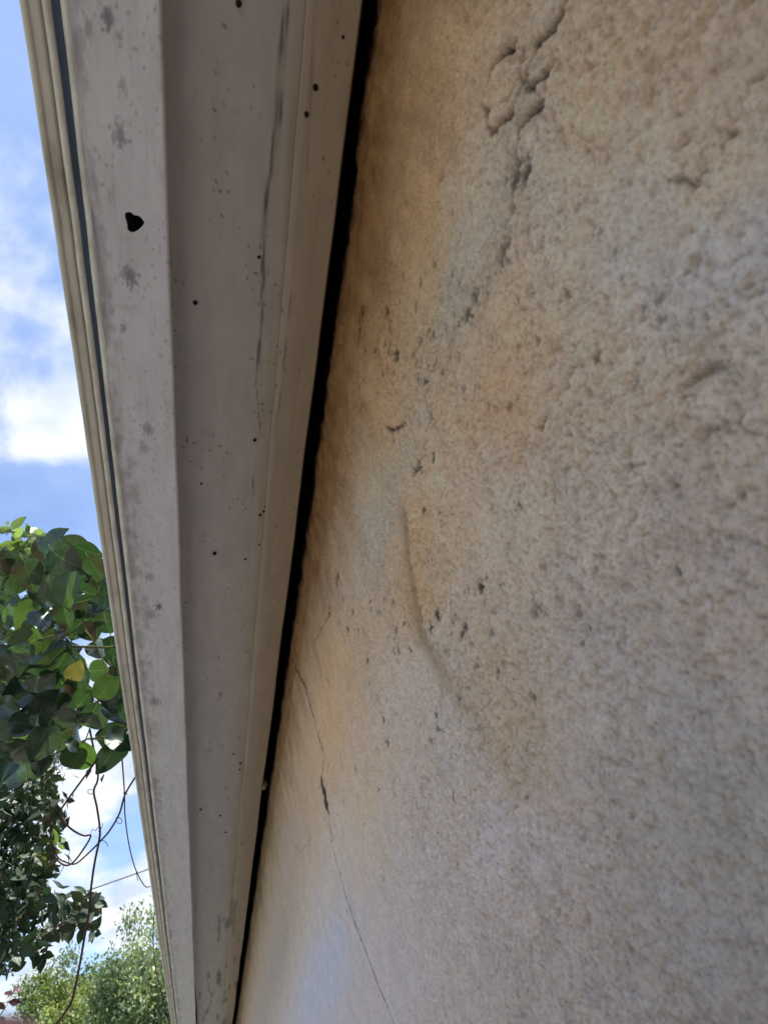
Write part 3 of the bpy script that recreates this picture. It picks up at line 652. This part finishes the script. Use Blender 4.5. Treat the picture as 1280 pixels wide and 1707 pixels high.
# ------------------------------------------------------------------ leaves
def leaf_mesh(name, mat, shape='heart', fold=0.25, curl=0.18, wave=0.05):
    """unit leaf: base at the origin, tip at +Y = 1, faces +Z"""
    n = 15; rows = []; V_ = []; F_ = []
    for i in range(n + 1):
        s = i / n
        if shape == 'heart': w = 0.46 * (math.sin(math.pi * min(1, s * 0.97 + 0.02) ** 0.62)) ** 0.8 if 0 < s < 1 else 0.0
        elif shape == 'round': w = 0.47 * math.sqrt(max(0, 1 - (2 * s - 1) ** 2)) if 0 < s < 1 else 0.0
        else: w = 0.19 * math.sin(math.pi * s ** 0.85) ** 0.9 if 0 < s < 1 else 0.0
        row = []
        for j, tt in enumerate((-1, -0.55, 0, 0.55, 1)):
            yy = s - (0.13 * abs(tt) * (1 - s) ** 2 if shape == 'heart' else 0)
            zz_ = fold * abs(tt) * w - curl * s * s + wave * math.sin(s * 9 + j * 1.7) * abs(tt)
            row.append(len(V_)); V_.append((tt * w, yy, zz_))
        rows.append(row)
    for A, B in zip(rows, rows[1:]):
        for j in range(4): F_.append((A[j], A[j + 1], B[j + 1], B[j]))
    nl = len(F_); rings = []
    for i in range(4):          # leaf stalk
        q = i / 3; rings.append(len(V_))
        for a_ in range(4): V_.append((0.016 * math.cos(a_ * 1.5708), -0.42 * q + 0.03, 0.016 * math.sin(a_ * 1.5708) - 0.16 * q * q - 0.012))
    for A, B in zip(rings, rings[1:]):
        for a_ in range(4): F_.append((A + a_, A + (a_ + 1) % 4, B + (a_ + 1) % 4, B + a_))
    me = bpy.data.meshes.new(name); me.from_pydata(V_, [], F_); me.materials.append(mat); me.materials.append(m_gstem)
    me.polygons.foreach_set('material_index', np.r_[np.zeros(nl, np.int32), np.ones(len(F_) - nl, np.int32)])
    me.polygons.foreach_set('use_smooth', np.ones(len(F_), bool)); return me
def leaf_at(me, pos, tip, normal, size, parent, name='leaf'):
    t_ = tip.normalized(); n_ = (normal - t_ * normal.dot(t_)).normalized(); x_ = t_.cross(n_)
    o = bpy.data.objects.new(name, me); COL.objects.link(o); o.parent = parent
    o.matrix_parent_inverse = Matrix.Translation(-parent.location)
    M = Matrix((x_, t_, n_)).transposed().to_4x4(); M.translation = pos
    o.matrix_basis = M @ Matrix.Diagonal((size, size, size, 1)); return o
def img_dir(deg, depth=0.0):
    a = math.radians(deg); return right * math.cos(a) + upv * math.sin(a) + fwd * depth
def rnd_vec(s): return Vector((random.gauss(0, s), random.gauss(0, s), random.gauss(0, s)))

vine = empty('climbing_vine', (-0.95, 1.75, GROUND))
tag(vine, 'climbing vine with broad heart shaped leaves and bare hanging stems beside the eave', 'vine')
LM = [leaf_mesh('vine_leaf', m_leaf, 'heart', 0.30, 0.38, 0.05), leaf_mesh('vine_leaf', m_leaf, 'heart', 0.75, 0.20, 0.07), leaf_mesh('vine_leaf', m_leaf, 'round', 0.35, 0.40, 0.06), leaf_mesh('vine_leaf', m_leaf, 'heart', -0.35, 0.45, 0.06)]
LB = [leaf_mesh('vine_leaf', m_leaf_lit, 'round', 0.12, 0.15, 0.02), leaf_mesh('vine_leaf', m_leaf_lit, 'heart', 0.2, 0.2, 0.03)]
LY = leaf_mesh('vine_leaf', m_leaf_yellow, 'heart', 0.3, 0.1, 0.05)
# (x, y) of the middle of each leaf in the photo, its length in pixels, the way its tip points, kind
LEAVES = [(88, 900, 62, 75, 0), (122, 910, 50, 10, 0), (148, 922, 54, -25, 0), (112, 938, 74, -35, 0), (22, 960, 86, 220, 0), (96, 962, 50, 200, 0), (72, 985, 66, 240, 0), (112, 986, 66, -80, 3),
          (62, 1004, 60, 150, 0), (50, 1042, 92, -95, 3), (36, 1072, 66, 200, 3), (66, 1062, 66, -70, 3), (12, 1030, 56, 200, 3), (145, 990, 50, -20, 0), (176, 1012, 46, 20, 0), (176, 1038, 46, -80, 0),
          (126, 1052, 44, 250, 0), (150, 1056, 40, -60, 0), (188, 1090, 56, -75, 0), (82, 1092, 92, 30, 0), (92, 1120, 98, 230, 0), (58, 1132, 66, 190, 0), (12, 1112, 70, -60, 0),
          (128, 1115, 40, 60, 5), (163, 1118, 46, 5, 4), (177, 1146, 50, 60, 4), (120, 1142, 50, 30, 3), (88, 1186, 94, 250, 0), (30, 1160, 74, 210, 0), (152, 1196, 70, 240, 0),
          (36, 1204, 78, 200, 0), (46, 1234, 88, 215, 3), (66, 1244, 66, 250, 0), (131, 1262, 70, 245, 4), (186, 1224, 58, 20, 0), (208, 1236, 60, -15, 0), (181, 1268, 66, 265, 0),
          (20, 1262, 70, 230, 0), (200, 1190, 50, -40, 0), (205, 1130, 44, -70, 0), (160, 950, 44, -60, 0), (178, 945, 40, -30, 0), (140, 1165, 44, 230, 0), (8, 1180, 60, 170, 0), (100, 1030, 54, -50, 0), (175, 1075, 36, 100, 0)]
for px, py, ln, ang, kd in LEAVES:
    d_ = 1.36 if kd == 5 else random.uniform(1.38, 1.75); r_ = ray(px, py); sz = ln / FPX * d_ * float(r_ @ np.array(fwd)) * 0.86
    tip = img_dir(ang + random.gauss(0, 6), random.gauss(0, 0.30))
    nrm = Vector(-r_) + rnd_vec(0.42) + Vector((-0.15, 0, -0.1))
    if kd == 4: nrm = Vector(-r_) + rnd_vec(0.12)
    me = LB[0] if kd == 4 else LB[1] if kd == 3 else LY if kd == 5 else random.choice(LM)
    leaf_at(me, at(px, py, d_) - tip.normalized() * sz * 0.5, tip, nrm, sz, vine)
poly = np.array([(0, 935), (60, 915), (120, 920), (180, 950), (195, 1000), (185, 1045), (215, 1100), (222, 1200), (150, 1215), (90, 1275), (0, 1300), (-60, 1290), (-60, 950)], float)
k_ = 0
while k_ < 125:
    px, py = random.uniform(-60, 225), random.uniform(915, 1300)
    if not inside(np.array([px]), np.array([py]), poly)[0]: continue
    if 118 < px < 190 and 1035 < py < 1110 and random.random() < 0.8: continue       # open spots where the sky shows
    if 140 < px < 215 and 1165 < py < 1215 and random.random() < 0.6: continue
    d_ = random.uniform(1.75, 2.5); tip = img_dir(random.gauss(-95, 60), random.gauss(0, 0.4)); sz = random.uniform(0.04, 0.09)
    leaf_at(random.choice(LM), at(px, py, d_) - tip.normalized() * sz * 0.5, tip, Vector(-ray(px, py)) + rnd_vec(0.5), sz, vine); k_ += 1
for k in range(70):
    while True:
        px, py = random.uniform(-10, 222), random.uniform(905, 1285)
        if inside(np.array([px]), np.array([py]), poly)[0] and not (118 < px < 190 and 1035 < py < 1110): break
    d_ = random.uniform(1.45, 1.9); tip = img_dir(random.gauss(-80, 55), random.gauss(0, 0.35)); sz = random.uniform(0.028, 0.062)
    leaf_at(random.choice(LM), at(px, py, d_) - tip.normalized() * sz * 0.5, tip, Vector(-ray(px, py)) + rnd_vec(0.55), sz, vine)
def vstem(pix, d0, r_px, mat=m_stem, name='stem', d1=None, taper=0.7):
    n = len(pix); d1 = d0 if d1 is None else d1
    pts = [at(p[0], p[1], d0 + (d1 - d0) * i / (n - 1)) for i, p in enumerate(pix)]
    rr = r_px / FPX * d0 * 0.75; return stem(name, pts, rr, rr * taper, mat, vine, 5)
vstem([(150, 1215), (164, 1290), (157, 1318), (162, 1345), (167, 1380), (166, 1400), (158, 1440), (152, 1484), (149, 1520), (141, 1565), (135, 1600), (125, 1650), (117, 1675), (92, 1712), (60, 1760)], 1.55, 2.0, taper=1.0)
vstem([(165, 1262), (150, 1283), (130, 1310), (110, 1338), (102, 1352), (108, 1370), (122, 1384), (140, 1393), (152, 1393), (140, 1415), (122, 1438), (108, 1442), (93, 1429), (85, 1402), (85, 1362), (83, 1332)], 1.50, 2.0)
vstem([(245, 1262), (232, 1286), (210, 1322), (200, 1355), (185, 1382), (170, 1400), (145, 1425), (126, 1440), (110, 1437), (98, 1430), (88, 1412)], 1.57, 1.9)
vstem([(203, 1255), (205, 1278), (208, 1322), (209, 1360), (215, 1405), (225, 1445), (240, 1475), (250, 1478), (262, 1470), (275, 1460)], 1.60, 1.6, d1=2.5)
vstem([(268, 1480), (261, 1500), (257, 1530), (256, 1580), (261, 1620), (270, 1655), (282, 1704)], 2.6, 1.3, d1=3.6)
vstem([(-40, 1090), (0, 1066), (40, 1045), (95, 1015), (150, 1000), (190, 985)], 1.6, 1.7, m_gstem)
vstem([(60, 1140), (105, 1082), (140, 1078), (180, 1079), (205, 1074)], 1.6, 2.8, m_gstem)
vstem([(150, 1232), (190, 1225), (212, 1214), (226, 1205), (224, 1190)], 1.45, 1.6, m_gstem)
vstem([(-30, 1270), (20, 1250), (70, 1262), (110, 1248), (150, 1230)], 1.62, 2.2, m_gstem)
vstem([(142, 1050), (160, 1075), (178, 1118), (182, 1150), (190, 1170), (210, 1198), (225, 1195)], 1.5, 1.6, m_gstem)
vstem([(30, 1160), (90, 1080), (150, 1020), (175, 1000)], 1.7, 1.4, m_stem)
for pix in ([(158, 1320), (152, 1324), (147, 1321), (149, 1316), (156, 1317)], [(165, 1378), (160, 1384), (154, 1383), (152, 1390)], [(172, 1372), (170, 1380), (164, 1386)], [(198, 1362), (204, 1368), (201, 1373), (195, 1370), (194, 1362)],
            [(170, 1400), (178, 1405), (180, 1412)], [(108, 1440), (104, 1450), (95, 1464)], [(106, 1440), (98, 1443), (93, 1446)], [(88, 1412), (86, 1400), (80, 1395)], [(104, 1352), (98, 1349), (95, 1351)], [(108, 1356), (112, 1358), (110, 1352)],
            [(116, 1438), (114, 1428), (118, 1420)], [(92, 1278), (90, 1295), (82, 1305)], [(205, 1322), (211, 1322), (213, 1325)], [(227, 1450), (230, 1466), (232, 1467)]):
    vstem(pix, 1.55, 0.7, m_stem, 'tendril')
# main stem rising from the ground just left of the view
stem('main_stem', [(-0.95, 1.75, GROUND), (-0.92, 1.72, -1.0), (-0.85, 1.66, 0.0), (-0.72, 1.55, 0.7), at(-60, 1130, 1.65), at(-20, 1120, 1.66)], 0.030, 0.008, m_bark, vine, 8)
stem('side_stem', [(-0.85, 1.66, 0.0), (-0.75, 1.6, 0.45), at(-70, 1280, 1.65), at(-20, 1268, 1.63)], 0.015, 0.005, m_bark, vine, 8)

# ------------------------------------------------------------------ the dark small-leaved tree behind the vine
def crown_mesh(name, mat, clumps, per, spread, leaf, dark, light, droop=0.0, seed=1, aspect=0.42):
    rg = np.random.default_rng(seed); K = len(clumps); n = K * per
    c = np.repeat(np.asarray(clumps), per, 0) + rg.normal(0, 1, (n, 3)) * np.asarray(spread)
    t_ = rg.normal(0, 1, (n, 3)); t_[:, 2] -= droop; t_ /= np.linalg.norm(t_, axis=1)[:, None]
    q = rg.normal(0, 1, (n, 3)); q -= t_ * (q * t_).sum(1)[:, None]; q /= np.linalg.norm(q, axis=1)[:, None]
    nn = np.cross(t_, q); L = leaf * rg.uniform(0.6, 1.35, (n, 1)); w = L * aspect
    V_ = np.stack([c - t_ * L * 0.5, c + q * w * 0.5 + nn * L * 0.06 - t_ * L * 0.05, c + t_ * L * 0.5, c - q * w * 0.5 + nn * L * 0.06 - t_ * L * 0.05], 1).reshape(-1, 3)
    F_ = np.arange(n * 4).reshape(n, 4)
    k = np.clip(rg.normal(0.5, 0.28, n) + np.repeat(rg.normal(0, 0.30, K), per), 0, 1)[:, None]
    return poly_mesh(name, V_, F_, np.asarray(dark) * (1 - k) + np.asarray(light) * k)
def clump_pts(center, rad, n, seed, shell=0.35):
    rg = np.random.default_rng(seed); d = rg.normal(0, 1, (n, 3)); d /= np.linalg.norm(d, axis=1)[:, None]
    r_ = rg.uniform(shell, 1.0, (n, 1)) ** 0.6 * (1 + 0.12 * rg.normal(0, 1, (n, 1)))
    return np.asarray(center) + d * r_ * np.asarray(rad)
base = Vector((-1.75, 3.1, GROUND))
dtree = empty('small_leaved_tree', base); tag(dtree, 'dark tree with small oval leaves below the climbing vine at the left border', 'tree')
cl = []
rg = np.random.default_rng(11)
dpoly = np.array([(-120, 1215), (40, 1240), (82, 1265), (76, 1300), (82, 1340), (75, 1380), (82, 1400), (70, 1440), (72, 1480), (55, 1515), (40, 1550), (10, 1580), (-20, 1600), (-200, 1600), (-200, 1215)], float)
while len(cl) < 300:
    px, py = rg.uniform(-200, 90), rg.uniform(1215, 1600)
    if inside(np.array([px]), np.array([py]), dpoly)[0]: cl.append(at(px, py, rg.uniform(2.9, 3.9)))
while len(cl) < 420:
    cl.append(Vector((-1.75, 3.2, 1.35)) + Vector(rg.normal(0, 0.38, 3)))
link('foliage', crown_mesh('foliage', m_crown_dark, np.array(cl), 22, (0.055, 0.055, 0.055), 0.055, (0.012, 0.028, 0.016), (0.034, 0.062, 0.028), 0.3, 5), m_crown_dark, dtree)['kind'] = 'stuff'
stem('trunk', [base, base + Vector((0.05, 0.03, 1.2)), base + Vector((0.15, 0.05, 2.2)), base + Vector((0.3, 0.1, 3.1)), base + Vector((0.5, 0.1, 3.7))], 0.10, 0.03, m_bark, dtree, 8)
SL = [leaf_mesh('small_leaf', m_leaf_small, 'oval', 0.3, 0.1, 0.02), leaf_mesh('small_leaf', m_leaf_small, 'oval', 0.15, 0.25, 0.02)]
for me in SL:
    for v in me.vertices: v.co.x *= 1.35
SP = leaf_mesh('lit_leaf', m_leaf_pale, 'oval', 0.3, 0.15, 0.02); SR = leaf_mesh('glare_leaf', m_leaf_red, 'oval', 0.25, 0.1, 0.02)
for me in (SP, SR):
    for v in me.vertices: v.co.x *= 1.25
def sprig(pix, dist, n, size, meshes, parent, rr=0.0022, jit=0.35, name='twig', spreadang=50):
    pts = smooth_line([at(p[0], p[1], dist + 0.05 * math.sin(i * 2.1)) for i, p in enumerate(pix)], 6)
    bm = bmesh.new(); tube(bm, pts, rr, rr * 0.4, 5); from_bm(name, bm, m_bark, parent, True)
    for k in range(n):
        f = (k + 0.5) / n * (len(pts) - 1.01); i = int(f); p = pts[i].lerp(pts[i + 1], f - i); t_ = (pts[i + 1] - pts[i]).normalized()
        vw = (-p).normalized(); side = t_.cross(vw).normalized() * (1 if k % 2 else -1)
        a = math.radians(random.gauss(spreadang, 14)); tip = t_ * math.cos(a) + side * math.sin(a) + rnd_vec(0.18)
        leaf_at(random.choice(meshes), p, tip, vw + rnd_vec(jit), size * random.uniform(0.75, 1.25), parent)
    leaf_at(random.choice(meshes), pts[-1], (pts[-1] - pts[-2]) + rnd_vec(0.002), (-pts[-1]).normalized() + rnd_vec(jit), size, parent)
D2 = 3.0
for pix, n in (([(-30, 1612), (10, 1592), (50, 1572), (90, 1548), (122, 1520)], 24), ([(60, 1566), (95, 1550), (125, 1542), (150, 1540)], 16), ([(90, 1548), (120, 1530), (145, 1512), (165, 1500)], 18),
               ([(50, 1572), (75, 1545), (100, 1518), (112, 1500)], 14), ([(100, 1545), (130, 1525), (138, 1500), (148, 1488)], 10), ([(125, 1542), (150, 1550), (160, 1555)], 6), ([(20, 1588), (55, 1585), (75, 1590)], 8), ([(-20, 1600), (0, 1600), (15, 1612), (20, 1620)], 7),
               ([(40, 1500), (60, 1470), (72, 1450)], 9), ([(20, 1540), (50, 1515), (74, 1490)], 10), ([(55, 1440), (70, 1425), (80, 1405)], 7), ([(60, 1400), (85, 1380), (104, 1366)], 9), ([(60, 1340), (75, 1328), (86, 1318)], 7), ([(55, 1360), (72, 1352), (84, 1345)], 7),
               ([(-10, 1570), (10, 1560), (35, 1540)], 8), ([(60, 1300), (74, 1290), (84, 1275)], 6)):
    sprig(pix, D2 + random.uniform(-0.1, 0.3), n, 0.052, SL, dtree)
sprig([(50, 1430), (75, 1424), (95, 1408), (104, 1404)], 2.95, 7, 0.05, [SP], dtree)
sprig([(-25, 1715), (-5, 1700), (8, 1682), (16, 1668), (22, 1655)], 2.4, 5, 0.036, [SR], dtree, 0.002, name='glare_twig')
# sprigs rising above the vine, their lit paleness put into the leaf colour
for pix, n in (([(20, 945), (35, 925), (45, 905), (52, 885)], 8), ([(30, 950), (25, 920), (22, 890), (14, 878)], 9), ([(40, 940), (30, 928), (15, 920)], 6), ([(10, 955), (5, 935), (-2, 920)], 5), ([(36, 915), (48, 898), (60, 888)], 4)):
    sprig(pix, 1.9, n, 0.042, [SP], vine, 0.0016, name='lit_twig')

# ------------------------------------------------------------------ far trees
def far_tree(name, label, px, py, dist, rad, n, per, spread, leaf, dark, light, droop, seed, mat=m_crown, group=None):
    c = at(px, py, dist); root = empty(name, (c.x, c.y, GROUND)); tag(root, label, 'tree', group)
    P_ = clump_pts(c, rad, n, seed); link('crown', crown_mesh('crown', mat, P_, per, spread, leaf, dark, light, droop, seed + 1), mat, root)['kind'] = 'stuff'
    b0 = Vector((c.x, c.y, GROUND)); stem('trunk', [b0, b0.lerp(c, 0.35) + Vector((0.08, 0.05, 0)), b0.lerp(c, 0.7) + Vector((-0.05, 0, 0)), c], 0.16, 0.06, m_bark, root)
    for k in range(5):
        q = Vector(P_[k * 7]); stem('limb', [b0.lerp(c, 0.55 + 0.06 * k), c.lerp(q, 0.45) + Vector((0, 0, 0.1)), q], 0.06, 0.015, m_bark, root)
    return root
far_tree('feathery_tree', 'tall feathery tree with haze painted into its green, next to the lower end of the eave', 283, 1700, 20, (1.75, 1.75, 2.15), 200, 260, (0.17, 0.17, 0.24), 0.11, (0.09, 0.13, 0.06), (0.32, 0.37, 0.21), 1.2, 31)  # veiling haze put into the pale leaf colours
far_tree('yellowish_tree', 'rounded yellow green tree at the bottom left of the view', 104, 1712, 26, (1.25, 1.25, 1.55), 110, 190, (0.17, 0.17, 0.17), 0.12, (0.08, 0.12, 0.035), (0.27, 0.31, 0.11), 0.5, 41)  # hazy brightness put into this crown's colours as well
far_tree('bluish_tree', 'dark bluish green tree between the yellowish and the feathery trees', 160, 1722, 31, (1.3, 1.3, 2.1), 170, 50, (0.2, 0.2, 0.24), 0.2, (0.02, 0.045, 0.04), (0.06, 0.10, 0.08), 0.8, 51)

# overhead wire
a, c = at(30, 1525, 12.0), at(258, 1445, 13.0); dv = (c - a); p0 = a - dv * 2.2; p1 = c + dv * 2.4
pts = []
for i in range(41):
    t_ = i / 40; p = p0.lerp(p1, t_); p.z -= 0.10 * 4 * (t_ * (1 - t_) - 0.24); pts.append(p)
bm = bmesh.new(); tube(bm, pts, 0.011, 0.011, 6); tag(from_bm('overhead_wire', bm, m_wire, None, True), 'thin dark overhead wire crossing the sky behind the hanging stems', 'wire')

# ------------------------------------------------------------------ the photographer's hand, only a fingertip shows
tipp = at(8, 1807, 0.085)
def hand_mesh():
    V_ = []; E_ = []; R_ = []
    def chain(pts, rad, root=None):
        prev = root
        for p, r_ in zip(pts, rad):
            V_.append(p); R_.append(r_); i = len(V_) - 1
            if prev is not None: E_.append((prev, i))
            prev = i
        return prev
    fd = (Vector((0.1, 1.0, 0.45))).normalized(); sd_ = Vector((-1, 0.1, 0)).normalized(); dn = fd.cross(sd_)
    if dn.z > 0: dn = -dn
    # index finger reaches the corner of the view, the others curl under the phone
    kn = tipp - fd * 0.078 + dn * 0.022
    wrist = kn - fd * 0.085 + dn * 0.030 + sd_ * 0.02
    w = chain([wrist - fd * 0.20 + dn * 0.14, wrist - fd * 0.09 + dn * 0.06, wrist], [0.036, 0.030, 0.026])
    pm = chain([wrist.lerp(kn, 0.5) + sd_ * 0.015], [0.024], w)
    k1 = chain([kn], [0.0125], pm); chain([kn.lerp(tipp, 0.45) - dn * 0.006, kn.lerp(tipp, 0.75) - dn * 0.004, tipp], [0.0095, 0.0088, 0.0072], k1)
    for j, (o_, ln) in enumerate(((0.022, 1.05), (0.042, 0.98), (0.060, 0.80))):
        kk = kn + sd_ * o_ + dn * 0.003 * j; q = chain([kk], [0.0122], pm)
        chain([kk + fd * 0.040 * ln + dn * 0.008, kk + fd * 0.052 * ln + dn * 0.032, kk + fd * 0.034 * ln + dn * 0.046], [0.0094, 0.0088, 0.0074], q)
    tb = wrist.lerp(kn, 0.35) - sd_ * 0.022; q = chain([tb], [0.0150], pm); chain([tb + fd * 0.032 - sd_ * 0.012 - dn * 0.004, tb + fd * 0.058 - sd_ * 0.010 - dn * 0.002], [0.0110, 0.0085], q)
    me = bpy.data.meshes.new('hand'); me.from_pydata(V_, E_, []); me.materials.append(m_skin)
    o = bpy.data.objects.new('person', me); COL.objects.link(o)
    md = o.modifiers.new('skin', 'SKIN'); md.use_smooth_shade = True
    for i, r_ in enumerate(R_): me.skin_vertices[0].data[i].radius = (r_, r_)
    me.skin_vertices[0].data[0].use_root = True
    o.modifiers.new('sub', 'SUBSURF').levels = 2; o.modifiers['sub'].render_levels = 2
    return o
tag(hand_mesh(), "blurred pink fingertip of a person's hand in the bottom left corner", 'person')
